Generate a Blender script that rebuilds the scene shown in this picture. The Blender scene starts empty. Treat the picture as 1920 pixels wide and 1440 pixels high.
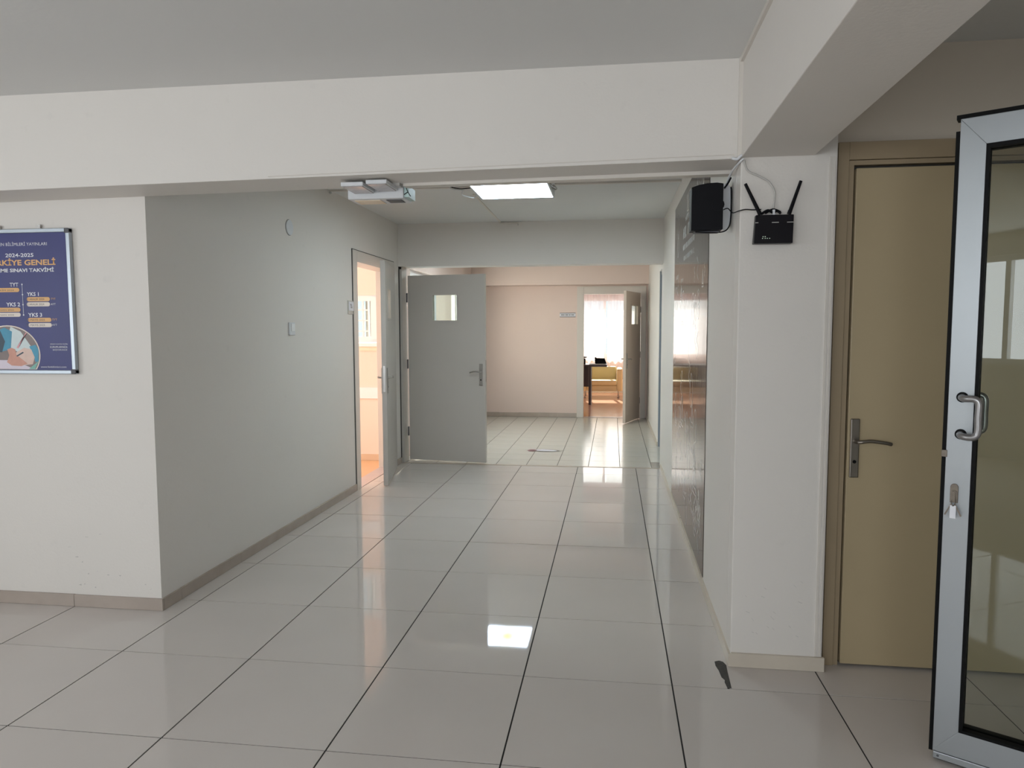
import bpy, bmesh, math, random
from mathutils import Vector, Matrix
random.seed(7)
S = bpy.context.scene
COL = S.collection
R = math.radians

# ------------------------------------------------------------------ camera
cam_d = bpy.data.cameras.new('camera')
cam = bpy.data.objects.new('camera', cam_d)
COL.objects.link(cam)
S.camera = cam
FPX = 1317.46
cam_d.sensor_fit = 'HORIZONTAL'
cam_d.sensor_width = 36.0
cam_d.lens = FPX / 1920 * 36.0
cam_d.shift_x = -15.66 / 1920
cam_d.shift_y = 5.95 / 1920
cam_d.clip_start = 0.05
yaw, pitch, roll = -0.1307, 0.0774, -0.0019
F = Vector((math.sin(yaw) * math.cos(pitch), math.cos(yaw) * math.cos(pitch), -math.sin(pitch)))
r0 = Vector((math.cos(yaw), -math.sin(yaw), 0))
u0 = r0.cross(F)
rr = math.cos(roll) * r0 + math.sin(roll) * u0
uu = -math.sin(roll) * r0 + math.cos(roll) * u0
M = Matrix((rr, uu, -F)).transposed().to_4x4()
M.translation = Vector((0.3532, -2.1705, 1.4094))
cam.matrix_world = M

# ------------------------------------------------------------------ world, lights, exposure
S.view_settings.view_transform = 'Standard'
S.view_settings.look = 'None'
S.view_settings.gamma = 1.0
S.view_settings.use_curve_mapping = False
S.view_settings.exposure = 0.40
W = bpy.data.worlds.new('world'); S.world = W
W.use_nodes = True
bg = W.node_tree.nodes['Background']
bg.inputs[0].default_value = (0.80, 0.90, 1.0, 1)
bg.inputs[1].default_value = 0.95

def area(name, loc, rot, sx, sy, power, color, spread=180):
    l = bpy.data.lights.new(name, 'AREA')
    l.shape = 'RECTANGLE'; l.size = sx; l.size_y = sy
    l.energy = power; l.color = color
    l.spread = R(spread)
    o = bpy.data.objects.new(name, l); COL.objects.link(o)
    o.location = loc; o.rotation_euler = rot
    return o
# daylight in the window openings
area('daylight_lobby', (-1.2, -5.55, 1.65), (R(90), 0, 0), 4.6, 1.2, 72, (0.90, 0.96, 1.0))
area('daylight_lobby_side', (-4.95, -2.6, 1.5), (R(90), 0, R(-90)), 3.2, 1.5, 34, (0.90, 0.96, 1.0))
area('daylight_office', (0.2, 14.75, 1.5), (R(-90), 0, 0), 3.2, 1.6, 36, (1.0, 0.95, 0.92))
area('daylight_hall', (-2.25, 7.2, 1.5), (R(90), 0, R(-90)), 3.0, 1.3, 26, (0.95, 0.98, 1.0))
area('daylight_classroom', (-5.2, 3.2, 1.5), (R(90), 0, R(-90)), 3.0, 1.4, 80, (1.0, 0.96, 0.93))
sun = bpy.data.lights.new('sun', 'SUN'); sun.energy = 18; sun.angle = R(0.6); sun.color = (1.0, 0.93, 0.84)
so = bpy.data.objects.new('sun', sun); COL.objects.link(so)
so.rotation_euler = Vector((0.10, -0.766, -0.643)).to_track_quat('-Z', 'Y').to_euler()

# ------------------------------------------------------------------ materials
def mat(name, col, rough=0.6, metal=0.0, var=0.0, vscale=3.0, bump=0.0, bscale=60.0, spec=0.5, coat=0.0, emit=None, es=1.0, dirt=0.0):
    m = bpy.data.materials.new(name); m.use_nodes = True
    nt = m.node_tree; b = nt.nodes['Principled BSDF']
    b.inputs['Base Color'].default_value = (*col, 1)
    b.inputs['Roughness'].default_value = rough
    b.inputs['Metallic'].default_value = metal
    b.inputs['Specular IOR Level'].default_value = spec
    b.inputs['Coat Weight'].default_value = coat
    if emit:
        b.inputs['Emission Color'].default_value = (*emit, 1)
        b.inputs['Emission Strength'].default_value = es
    tc = nt.nodes.new('ShaderNodeTexCoord')
    if var or dirt:
        n = nt.nodes.new('ShaderNodeTexNoise'); n.inputs['Scale'].default_value = vscale
        n.inputs['Detail'].default_value = 4
        nt.links.new(tc.outputs['Object'], n.inputs['Vector'])
        mx = nt.nodes.new('ShaderNodeMix'); mx.data_type = 'RGBA'
        mx.inputs['A'].default_value = (*[c * (1 - var) for c in col], 1)
        mx.inputs['B'].default_value = (*[min(1, c * (1 + var)) for c in col], 1)
        nt.links.new(n.outputs['Fac'], mx.inputs['Factor'])
        out = mx.outputs['Result']
        if dirt:
            n2 = nt.nodes.new('ShaderNodeTexNoise'); n2.inputs['Scale'].default_value = 14
            n2.inputs['Detail'].default_value = 6
            nt.links.new(tc.outputs['Object'], n2.inputs['Vector'])
            rp = nt.nodes.new('ShaderNodeValToRGB')
            rp.color_ramp.elements[0].position = 0.66; rp.color_ramp.elements[0].color = (0, 0, 0, 1)
            rp.color_ramp.elements[1].position = 0.80; rp.color_ramp.elements[1].color = (dirt, dirt, dirt, 1)
            nt.links.new(n2.outputs['Fac'], rp.inputs[0])
            m2 = nt.nodes.new('ShaderNodeMix'); m2.data_type = 'RGBA'
            m2.inputs['B'].default_value = (*[c * 0.55 for c in col], 1)
            nt.links.new(rp.outputs[0], m2.inputs['Factor'])
            nt.links.new(out, m2.inputs['A']); out = m2.outputs['Result']
        nt.links.new(out, b.inputs['Base Color'])
    if bump:
        n = nt.nodes.new('ShaderNodeTexNoise'); n.inputs['Scale'].default_value = bscale
        nt.links.new(tc.outputs['Object'], n.inputs['Vector'])
        bp = nt.nodes.new('ShaderNodeBump'); bp.inputs['Strength'].default_value = bump
        bp.inputs['Distance'].default_value = 0.002
        nt.links.new(n.outputs['Fac'], bp.inputs['Height'])
        nt.links.new(bp.outputs[0], b.inputs['Normal'])
    return m

PAINT = mat('wall_paint', (0.765, 0.722, 0.675), 0.55, var=0.02, vscale=1.5, bump=0.25, bscale=90, dirt=0.10)
CEIL = mat('ceiling_paint', (0.74, 0.735, 0.72), 0.7, var=0.02, vscale=2, bump=0.2, bscale=60)
HALLP = mat('hall_wall_paint', (0.73, 0.59, 0.53), 0.5, var=0.02, vscale=2, bump=0.2)
PEACH = mat('classroom_paint', (0.86, 0.70, 0.59), 0.6, var=0.02)
TILE = mat('polished_floor_tile', (0.62, 0.565, 0.525), 0.03, var=0.05, vscale=2.2, spec=0.5)
TILE2 = mat('small_hall_tile', (0.62, 0.59, 0.53), 0.16, var=0.04, vscale=5)
TILED = mat('dark_patch_tile', (0.33, 0.29, 0.26), 0.2, var=0.05)
GROUT = mat('dark_grout', (0.018, 0.016, 0.014), 0.9, var=0.1)
GROUT2 = mat('hall_grout', (0.05, 0.045, 0.04), 0.9, var=0.1)
SKIRT = mat('skirting_tile', (0.42, 0.35, 0.30), 0.25, var=0.12, vscale=9)
SKIRTL = mat('pale_skirting', (0.62, 0.55, 0.46), 0.35, var=0.1, vscale=9)
GREYD = mat('grey_door_paint', (0.55, 0.51, 0.47), 0.35, var=0.02)
FRAMEP = mat('frame_paint', (0.66, 0.61, 0.56), 0.4, var=0.02)
FRAMED = mat('frame_gap', (0.06, 0.055, 0.05), 0.8, var=0.05)
BEIGE = mat('beige_door_laminate', (0.46, 0.365, 0.225), 0.42, var=0.04, vscale=4, bump=0.05, dirt=0.08)
BEIGEF = mat('beige_frame_wood', (0.36, 0.275, 0.175), 0.45, var=0.06, vscale=6)
BEIGEJ = mat('beige_jamb_recess', (0.20, 0.145, 0.09), 0.5, var=0.06, vscale=6)
STEEL = mat('brushed_steel', (0.42, 0.40, 0.38), 0.28, metal=1, var=0.05, vscale=20)
ALU = mat('aluminium_profile', (0.40, 0.42, 0.435), 0.38, metal=0.55, var=0.02, vscale=8)
ALUH = mat('grey_handle_metal', (0.34, 0.33, 0.33), 0.3, metal=0.8, var=0.04, vscale=15)
OLDMETAL = mat('aged_lock_metal', (0.20, 0.17, 0.14), 0.4, metal=0.8, var=0.3, vscale=60)
RUBBER = mat('black_gasket', (0.004, 0.004, 0.004), 0.6, var=0.1, spec=0.15)
BLACK = mat('black_plastic', (0.004, 0.004, 0.006), 0.5, var=0.1, spec=0.15)
BLACKG = mat('black_router_plastic', (0.007, 0.006, 0.009), 0.35, var=0.1, spec=0.25)
WHITEP = mat('white_plastic', (0.72, 0.73, 0.75), 0.4, var=0.02)
TRUNK = mat('cable_trunking', (0.72, 0.67, 0.61), 0.45, var=0.02)
GREYW = mat('grey_cable', (0.55, 0.53, 0.50), 0.5, var=0.03)
LAMPGLASS = mat('lamp_lens', (0.45, 0.40, 0.40), 0.15, var=0.25, vscale=40, bump=0.6, bscale=50)
CREAM = mat('cream_label', (0.9, 0.74, 0.56), 0.5, var=0.03)
CYAN = mat('clear_plastic_end', (0.62, 0.80, 0.78), 0.15, var=0.05)
POSTER = mat('poster_blue', (0.030, 0.033, 0.165), 0.40, var=0.25, vscale=3)
PWHITE = mat('poster_white', (0.75, 0.75, 0.80), 0.4, var=0.02)
PORANGE = mat('poster_orange', (0.75, 0.42, 0.16), 0.4, var=0.03)
PCREAM = mat('poster_cream', (0.78, 0.68, 0.60), 0.4, var=0.03)
PSKIN = mat('poster_skin', (0.62, 0.30, 0.22), 0.4, var=0.15, vscale=30)
PSKINL = mat('poster_light_skin', (0.72, 0.52, 0.44), 0.4, var=0.12, vscale=30)
PTEAL = mat('poster_teal', (0.05, 0.28, 0.42), 0.4, var=0.3, vscale=20)
PDARK = mat('poster_dark', (0.03, 0.06, 0.09), 0.4, var=0.3, vscale=15)
PBROWN = mat('poster_brown', (0.22, 0.17, 0.16), 0.4, var=0.15, vscale=15)
PPAPER = mat('poster_paper', (0.70, 0.62, 0.70), 0.4, var=0.08, vscale=15)
PPINK = mat('poster_pink', (0.80, 0.38, 0.40), 0.4, var=0.05)
PGREEN = mat('poster_green', (0.20, 0.45, 0.38), 0.4, var=0.2, vscale=15)
PALU = mat('poster_frame_metal', (0.42, 0.46, 0.50), 0.35, metal=0.7, var=0.03)
DCORNER = mat('dark_corner_plastic', (0.09, 0.09, 0.10), 0.5, var=0.1)
MURAL = mat('mural_film', (0.060, 0.047, 0.044), 0.07, var=0.12, vscale=2, spec=0.14)
CHALK = mat('chalk_white_print', (0.93, 0.90, 0.88), 0.10, var=0.05, spec=0.30)
WOOD = mat('coral_wood_floor', (0.78, 0.42, 0.28), 0.18, var=0.08, vscale=5)
WOOD2 = mat('orange_wood_floor', (0.80, 0.45, 0.22), 0.2, var=0.08, vscale=5)
MARBLE = mat('pink_marble_sill', (0.60, 0.48, 0.46), 0.2, var=0.08, vscale=10)
PVC = mat('white_pvc', (0.86, 0.86, 0.86), 0.35, var=0.01)
DESK = mat('dark_desk_laminate', (0.07, 0.035, 0.035), 0.3, var=0.15, vscale=8)
LEATHER = mat('cream_leather', (0.95, 0.82, 0.48), 0.45, var=0.04, vscale=6)
PAPER = mat('white_paper', (0.85, 0.86, 0.9), 0.6, var=0.02)
STAIN = mat('floor_sticker_wine', (0.20, 0.09, 0.10), 0.5, var=0.3, vscale=20)
STAING = mat('floor_sticker_grey', (0.16, 0.14, 0.13), 0.5, var=0.3, vscale=25)
CEMENT = mat('dark_cement', (0.07, 0.065, 0.06), 0.9, var=0.4, vscale=60, bump=0.6)
HALLDOOR = mat('bluegrey_door', (0.30, 0.34, 0.38), 0.35, var=0.02)
LED = mat('router_led', (0.3, 0.3, 0.3), 0.5, emit=(0.6, 0.8, 0.6), es=0.5)
SCUFF = mat('grey_scuff_mark', (0.56, 0.53, 0.50), 0.7, var=0.2, vscale=30)

# streaky vertical relief for the mural film
nt = MURAL.node_tree; b = nt.nodes['Principled BSDF']
tc = nt.nodes.new('ShaderNodeTexCoord'); mp = nt.nodes.new('ShaderNodeMapping')
mp.inputs['Scale'].default_value = (1, 38, 1.2)
n = nt.nodes.new('ShaderNodeTexNoise'); n.inputs['Scale'].default_value = 1.6; n.inputs['Detail'].default_value = 3
bp = nt.nodes.new('ShaderNodeBump'); bp.inputs['Strength'].default_value = 0.25; bp.inputs['Distance'].default_value = 0.002
nt.links.new(tc.outputs['Object'], mp.inputs[0]); nt.links.new(mp.outputs[0], n.inputs['Vector'])
nt.links.new(n.outputs['Fac'], bp.inputs['Height']); nt.links.new(bp.outputs[0], b.inputs['Normal'])

def glass(name, col=(1, 1, 1), rough=0.0):
    m = bpy.data.materials.new(name); m.use_nodes = True
    nt = m.node_tree; nt.nodes.clear()
    o = nt.nodes.new('ShaderNodeOutputMaterial')
    t = nt.nodes.new('ShaderNodeBsdfTransparent'); t.inputs[0].default_value = (*col, 1)
    g = nt.nodes.new('ShaderNodeBsdfGlossy'); g.inputs['Roughness'].default_value = rough
    f = nt.nodes.new('ShaderNodeFresnel'); f.inputs['IOR'].default_value = 1.5
    gm = nt.nodes.new('ShaderNodeNewGeometry')      # a thin pane: the same reflectance on entering and leaving
    mr = nt.nodes.new('ShaderNodeMapRange'); mr.inputs['To Min'].default_value = 1.5; mr.inputs['To Max'].default_value = 1/1.5
    nt.links.new(gm.outputs['Backfacing'], mr.inputs['Value']); nt.links.new(mr.outputs[0], f.inputs['IOR'])
    mx = nt.nodes.new('ShaderNodeMixShader')
    nt.links.new(f.outputs[0], mx.inputs[0]); nt.links.new(t.outputs[0], mx.inputs[1]); nt.links.new(g.outputs[0], mx.inputs[2])
    nt.links.new(mx.outputs[0], o.inputs[0])
    return m
GLASS = glass('clear_glass', (0.90, 0.93, 0.90))
def sheer(name, col, tr):
    m = bpy.data.materials.new(name); m.use_nodes = True
    nt = m.node_tree; nt.nodes.clear()
    o = nt.nodes.new('ShaderNodeOutputMaterial')
    t = nt.nodes.new('ShaderNodeBsdfTransparent')
    d = nt.nodes.new('ShaderNodeBsdfTranslucent'); d.inputs[0].default_value = (*col, 1)
    d2 = nt.nodes.new('ShaderNodeBsdfDiffuse'); d2.inputs[0].default_value = (*col, 1)
    a = nt.nodes.new('ShaderNodeMixShader'); a.inputs[0].default_value = 0.4
    mx = nt.nodes.new('ShaderNodeMixShader'); mx.inputs[0].default_value = tr
    nt.links.new(d.outputs[0], a.inputs[1]); nt.links.new(d2.outputs[0], a.inputs[2])
    nt.links.new(a.outputs[0], mx.inputs[1]); nt.links.new(t.outputs[0], mx.inputs[2])
    nt.links.new(mx.outputs[0], o.inputs[0])
    return m
SHEER = sheer('sheer_curtain_cloth', (0.93, 0.80, 0.82), 0.5)
FROST = sheer('frosted_pane', (0.75, 0.78, 0.80), 0.25)

# ceiling panel: diffuser glows cool white, the tube's centre is yellowed
PANEL = bpy.data.materials.new('glowing_diffuser'); PANEL.use_nodes = True
nt = PANEL.node_tree; nt.nodes.clear()
o = nt.nodes.new('ShaderNodeOutputMaterial'); e = nt.nodes.new('ShaderNodeEmission')
tc = nt.nodes.new('ShaderNodeTexCoord'); mp = nt.nodes.new('ShaderNodeMapping'); mp.inputs['Scale'].default_value = (4.4, 3.0, 1)
gr = nt.nodes.new('ShaderNodeTexGradient'); gr.gradient_type = 'SPHERICAL'
rp = nt.nodes.new('ShaderNodeValToRGB')
rp.color_ramp.elements[0].position = 0.0; rp.color_ramp.elements[0].color = (0.66, 0.82, 1.0, 1)
rp.color_ramp.elements[1].position = 1.0; rp.color_ramp.elements[1].color = (0.30, 0.27, 0.028, 1)
me_ = rp.color_ramp.elements.new(0.5); me_.color = (0.46, 0.48, 0.30, 1)
nt.links.new(tc.outputs['Object'], mp.inputs[0]); nt.links.new(mp.outputs[0], gr.inputs[0])
nt.links.new(gr.outputs[0], rp.inputs[0]); nt.links.new(rp.outputs[0], e.inputs[0])
e.inputs[1].default_value = 24.0
nt.links.new(e.outputs[0], o.inputs[0])

# ------------------------------------------------------------------ mesh helpers
class MB:
    def __init__(s): s.v = []; s.f = []; s.smooth = False
    def box(s, x0, y0, z0, x1, y1, z1):
        n = len(s.v)
        s.v += [(x0,y0,z0),(x1,y0,z0),(x1,y1,z0),(x0,y1,z0),(x0,y0,z1),(x1,y0,z1),(x1,y1,z1),(x0,y1,z1)]
        s.f += [tuple(n+i for i in q) for q in ((0,3,2,1),(4,5,6,7),(0,1,5,4),(1,2,6,5),(2,3,7,6),(3,0,4,7))]
        return s
    def hexa(s, pts):   # 8 corners in box order
        n = len(s.v); s.v += [tuple(p) for p in pts]
        s.f += [tuple(n+i for i in q) for q in ((0,3,2,1),(4,5,6,7),(0,1,5,4),(1,2,6,5),(2,3,7,6),(3,0,4,7))]
        return s
    def prism(s, outline, axis, a, b):  # outline 2D, extruded along axis from a to b
        n = len(s.v); k = len(outline)
        def P(p, t):
            if axis == 'z': return (p[0], p[1], t)
            if axis == 'y': return (p[0], t, p[1])
            return (t, p[0], p[1])
        s.v += [P(p, a) for p in outline] + [P(p, b) for p in outline]
        s.f.append(tuple(n + i for i in range(k))[::-1]); s.f.append(tuple(n + k + i for i in range(k)))
        for i in range(k):
            j = (i + 1) % k
            s.f.append((n+i, n+j, n+k+j, n+k+i))
        return s
    def tube(s, pts, rad, seg=8, smooth_path=True, cap=True):
        P = [Vector(p) for p in pts]
        if smooth_path and len(P) > 2:
            Q = []
            for i in range(len(P)-1):
                p0 = P[max(i-1,0)]; p1 = P[i]; p2 = P[i+1]; p3 = P[min(i+2,len(P)-1)]
                for k in range(5):
                    t = k/5
                    Q.append(0.5*((2*p1)+(p2-p0)*t+(2*p0-5*p1+4*p2-p3)*t*t+(3*p1-p0-3*p2+p3)*t**3))
            Q.append(P[-1]); P = Q
        n = len(s.v); up = None
        for i, p in enumerate(P):
            d = (P[min(i+1,len(P)-1)] - P[max(i-1,0)]).normalized()
            if up is None:
                up = d.orthogonal().normalized()
            up = (up - d*up.dot(d)).normalized(); w = d.cross(up)
            rd = rad[i] if isinstance(rad, (list, tuple)) else rad
            for k in range(seg):
                a = 2*math.pi*k/seg
                s.v.append(tuple(p + rd*(math.cos(a)*up + math.sin(a)*w)))
        for i in range(len(P)-1):
            for k in range(seg):
                k2 = (k+1) % seg
                s.f.append((n+i*seg+k, n+i*seg+k2, n+(i+1)*seg+k2, n+(i+1)*seg+k))
        if cap:
            s.f.append(tuple(n+k for k in range(seg))[::-1]); s.f.append(tuple(n+(len(P)-1)*seg+k for k in range(seg)))
        return s
    def disc(s, c, rad, axis, th, seg=20):
        out = [(math.cos(2*math.pi*k/seg)*rad, math.sin(2*math.pi*k/seg)*rad) for k in range(seg)]
        if axis == 'x': s.prism([(c[1]+a, c[2]+b) for a, b in out], 'x', c[0], c[0]+th)
        elif axis == 'y': s.prism([(c[0]+a, c[2]+b) for a, b in out], 'y', c[1], c[1]+th)
        else: s.prism([(c[0]+a, c[1]+b) for a, b in out], 'z', c[2], c[2]+th)
        return s
    def build(s, name, m, parent=None, bevel=0.0, smooth=False, seg=2):
        me = bpy.data.meshes.new(name); me.from_pydata(s.v, [], s.f); me.update()
        bm = bmesh.new(); bm.from_mesh(me)
        bmesh.ops.recalc_face_normals(bm, faces=bm.faces)
        if bevel:
            bmesh.ops.bevel(bm, geom=[e for e in bm.edges], offset=bevel, segments=seg, profile=0.5, affect='EDGES', clamp_overlap=True)
        bm.to_mesh(me); bm.free()
        if smooth:
            for p in me.polygons: p.use_smooth = True
        me.materials.append(m)
        ob = bpy.data.objects.new(name, me); COL.objects.link(ob)
        if parent: ob.parent = parent
        return ob
def box(name, m, a, b, parent=None, bevel=0.0, seg=2):
    return MB().box(*a, *b).build(name, m, parent, bevel, seg=seg)
def empty(name, loc=(0,0,0), rz=0.0, parent=None):
    o = bpy.data.objects.new(name, None); COL.objects.link(o)
    o.location = loc; o.rotation_euler = (0,0,rz); o.empty_display_size = 0.1
    if parent: o.parent = parent
    return o
def tag(o, label, cat, group=None):
    o['label'] = label; o['category'] = cat
    if group: o['group'] = group
    return o
def struct(o, label=None):
    o['kind'] = 'structure'
    if label: o['label'] = label
    return o
def text(name, s, m, cx, cz, w, h, y, parent, axis='y', bold=0.0, sh=0.0):
    """flat lettering fitted into w x h, standing in an xz plane at y (facing -y)"""
    c = bpy.data.curves.new(name, 'FONT'); c.body = s; c.size = 1; c.offset = bold; c.resolution_u = 2; c.extrude = 0.0
    t = bpy.data.objects.new('tmp_' + name, c); COL.objects.link(t)
    bpy.context.view_layer.update()
    me = bpy.data.meshes.new_from_object(t)
    bpy.data.objects.remove(t); bpy.data.curves.remove(c)
    xs = [v.co.x for v in me.vertices]; ys = [v.co.y for v in me.vertices]
    if not xs: return None
    x0, x1, y0, y1 = min(xs), max(xs), min(ys), max(ys)
    sx = w/(x1-x0); sy = h/(y1-y0)
    for v in me.vertices:
        a = (v.co.x-(x0+x1)/2)*sx; bb = (v.co.y-(y0+y1)/2)*sy
        v.co = (cx + a, y, cz + bb)
    me.materials.clear(); me.materials.append(m); me.name = name
    o = bpy.data.objects.new(name, me); COL.objects.link(o); o.parent = parent
    return o

# ------------------------------------------------------------------ setting dimensions
XL, XR = -1.917, 0.857         # corridor walls
YF, YP = 1.051, 0.80           # left front wall / beam + pillar face
YT, YW = 5.15, 9.50            # threshold, far wall
HX = 0.915                     # far hall right wall
LX, LY = -4.8, -5.4            # lobby extents
ZC, ZC2 = 2.494, 2.557

# ------------------------------------------------------------------ floor
fl = struct(box('floor', GROUT, (LX, LY, -0.10), (3.2, YT, -0.0025)))
tile_cache = {}
def tile(x0, y0, x1, y1, m, parent, name, gx=0.0030, gy=0.0027, tilt=0.0):
    w, d = round(x1-x0-2*gx, 4), round(y1-y0-2*gy, 4)
    key = (w, d, m.name)
    if key not in tile_cache:
        t = MB().box(-w/2, -d/2, -0.0035, w/2, d/2, 0.0)
        o = t.build(name, m); tile_cache[key] = o.data
        bpy.data.objects.remove(o)
    o = bpy.data.objects.new(name, tile_cache[key]); COL.objects.link(o); o.parent = parent
    o.location = ((x0+x1)/2, (y0+y1)/2, random.uniform(-0.00015, 0.00015))
    o.rotation_euler = (random.uniform(-tilt, tilt), random.uniform(-tilt, tilt), 0)
    return o
for i in range(-8, 6):
    for j in range(-9, 9):
        x0, y0 = i*0.6, j*0.6
        x1, y1 = min(x0+0.6, 3.2), min(y0+0.6, YT)
        x0c = max(x0, LX)
        if y0 >= 1.2 and (x1 <= -2.0 or x0 >= 0.9): continue
        if y0 >= 1.2: x0c = max(x0, XL); x1 = min(x1, XR)
        if i == 1 and j == 1:
            MB().prism([(0.603,0.602),(0.8155,0.602),(0.8155,0.842),(0.90,0.842),(0.90,1.198),(0.603,1.198)], 'z', -0.0035, 0.0).build('tile', TILE, fl)
            tile(0.8215, y0, x1, 0.845, TILE, fl, 'tile')
            continue
        if x1 - x0c < 0.02: continue
        tile(x0c, y0, x1, y1, TILE, fl, 'tile', tilt=0.0004)
# broken grout beside the pillar
ch = MB().prism([(0.797,0.828),(0.815,0.838),(0.833,0.830),(0.842,0.800),(0.838,0.74),(0.832,0.604),(0.816,0.602),(0.812,0.650),(0.816,0.668),(0.806,0.69),(0.803,0.75),(0.796,0.79)], 'z', 0.0003, 0.0012)
ch.build('broken_grout', CEMENT, fl)

fh = struct(box('floor_hall', GROUT2, (-2.1, YT, -0.10), (1.9, YW+0.02, -0.002)))
T = 0.33
ny = 13
for a in range(-7, 4):
    for k in range(ny):
        x0 = 0.107 + a*T; y0 = YT + 0.035 + k*T
        x1 = min(x0+T, HX+0.05); y1 = min(y0+T, YW)
        x0 = max(x0, -2.05)
        if x1-x0 < 0.02 or y1-y0 < 0.02: continue
        m = TILED if (a == 2 and k == 0) else TILE2
        tile(x0, y0, x1, y1, m, fh, 'tile', 0.0032, 0.0022, 0.0006)
box('threshold_strip', mat('threshold_metal', (0.42,0.35,0.29), 0.3, metal=0.3, var=0.1), (XL, YT, -0.002), (HX, YT+0.034, 0.002), fh)
def flat(name, m, pts, z0, z1, parent): return MB().prism(pts, 'z', z0, z1).build(name, m, parent)
st = empty('floor_sticker', (-0.46, 6.12, 0))
tag(st, 'worn peeling oval sticker on the small tiles of the far hall floor', 'sticker')
def ell(cx, cy, a, b, n=22, w=0.0): return [(cx+a*math.cos(t*2*math.pi/n)*(1+w*math.sin(3*t)), cy+b*math.sin(t*2*math.pi/n)) for t in range(n)]
flat('torn_layer', STAING, ell(0.03, 0.01, 0.165, 0.10, w=0.08), 0.0006, 0.0012, st)
flat('white_face', PWHITE, ell(0.03, 0.015, 0.13, 0.06, w=0.12), 0.0012, 0.0018, st)
flat('wine_patch', STAIN, ell(-0.135, 0.0, 0.055, 0.085, 14, 0.1), 0.0012, 0.0018, st)
sk_ = flat('dark_edge', STAING, [(-0.20,-0.03),(0.19,-0.055),(0.22,-0.045),(0.1,-0.03),(-0.05,-0.02)], 0.0012, 0.0018, st)

# ------------------------------------------------------------------ walls
struct(box('wall_front_left', PAINT, (LX, YF, 0), (XL, YF+0.15, 2.20)))
w = MB()
w.box(XL-0.15, YF+0.15, 0, XL, 3.895, 2.70)
w.box(XL-0.15, 4.885, 0, XL, YT+0.15, 2.70)
w.box(XL-0.15, 3.895, 2.045, XL, 4.885, 2.70)
struct(w.build('wall_left', PAINT))
# right corridor wall, a little out of plumb at its far end
def wx(y, z): return XR
w = MB()
w.box(XR, 0.90, 0, 1.0, YT+0.2, 2.8)
struct(w.build('wall_right', PAINT))
struct(box('wall_pillar', PAINT, (XR, YP, 0), (1.227, 0.90, 2.8), bevel=0.004))
w = MB()
w.box(1.0, 0.905, 0, 1.262, 1.02, 2.8)
w.box(1.262, 0.89, 2.165, 2.30, 1.02, 2.8)
w.box(1.227, 0.89, 0, 1.262, 0.906, 2.8)
w.box(2.30, 0.89, 0, 3.2, 1.02, 2.8)
struct(w.build('wall_alcove', mat('alcove_paint', (0.72,0.64,0.54), 0.55, var=0.02, bump=0.2)))
# lobby behind the camera
w = MB(); w.box(LX, LY-0.15, 0, -3.6, LY, 2.7); w.box(1.2, LY-0.15, 0, 3.2, LY, 2.7); w.box(-3.6, LY-0.15, 0, 1.2, LY, 1.05); w.box(-3.6, LY-0.15, 2.25, 1.2, LY, 2.7)
struct(w.build('wall_back', PAINT))
w = MB(); w.box(LX-0.15, LY, 0, LX, -4.2, 2.7); w.box(LX-0.15, -1.0, 0, LX, YF, 2.7); w.box(LX-0.15, -4.2, 0, LX, -1.0, 0.8); w.box(LX-0.15, -4.2, 2.25, LX, -1.0, 2.7)
struct(w.build('wall_lobby_left', PAINT))
struct(box('wall_lobby_right', PAINT, (3.2, LY, 0), (3.35, 1.02, 2.7)))
def win(name, x0, x1, y, z0, z1, mull, label, axis='y'):
    e = struct(empty(name), label)
    def bx(nm, a0, a1, zz0, zz1, t0=0.0, t1=0.06, m=PVC):
        if axis == 'y': return box(nm, m, (a0, y+t0, zz0), (a1, y+t1, zz1), e)
        return box(nm, m, (y+t0, a0, zz0), (y+t1, a1, zz1), e)
    f = MB()
    for (a0,a1,b0,b1) in ((x0,x1,z0,z0+0.06),(x0,x1,z1-0.06,z1),(x0,x0+0.06,z0+0.06,z1-0.06),(x1-0.06,x1,z0+0.06,z1-0.06)):
        if axis == 'y': f.box(a0,y,b0,a1,y+0.06,b1)
        else: f.box(y,a0,b0,y+0.06,a1,b1)
    f.build('window_frame', PVC, e)
    if name in ('window_3', 'window_4', 'window_5'): bx('pane', x0+0.06, x1-0.06, z0+0.06, z1-0.06, 0.027, 0.033, GLASS)
    for k in mull: bx('mullion', k-0.03, k+0.03, z0+0.06, z1-0.06)
    return e
win('window_1', -3.6, 1.2, LY-0.12, 1.05, 2.25, (-2.4, -1.2, 0.0), 'wide white framed window in the wall behind the viewer')
win('window_2', -4.2, -1.0, LX-0.12, 0.8, 2.25, (-3.1, -2.1), 'white framed window in the left wall of the lobby', axis='x')

# beams and ceilings
w = MB()
w.hexa([(LX,YP,2.045),(XR,YP,2.104),(XR,YF,2.104),(LX,YF,2.045),(LX,YP,2.7),(XR,YP,2.7),(XR,YF,2.7),(LX,YF,2.7)])
struct(w.build('trim_1', PAINT, bevel=0.003), 'deep painted concrete beam across the lobby above the corridor mouth')
struct(box('trim_2', PAINT, (XR, LY, 2.107), (1.14, YP, 2.7), bevel=0.003), 'painted concrete beam running overhead from the pillar toward the viewer')
struct(box('trim_3', PAINT, (XL-0.02, YT, 2.112), (0.95, YT+0.20, 2.7)), 'painted beam above the corridor threshold')
struct(box('trim_4', HALLP, (-2.0, 9.22, 2.178), (HX, YW, 2.7)), 'painted beam above the office door wall')
struct(box('ceiling', CEIL, (LX, LY, ZC), (XR, YP, ZC+0.2)))
struct(box('ceiling_alcove', CEIL, (1.14, LY, 2.547), (3.2, 1.0, 2.75)))
struct(box('ceiling_corridor', CEIL, (XL, YF, ZC2), (1.0, YT, 2.76)))
struct(box('ceiling_hall', CEIL, (-2.1, YT+0.2, 2.53), (2.0, 9.3, 2.76)))
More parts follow.
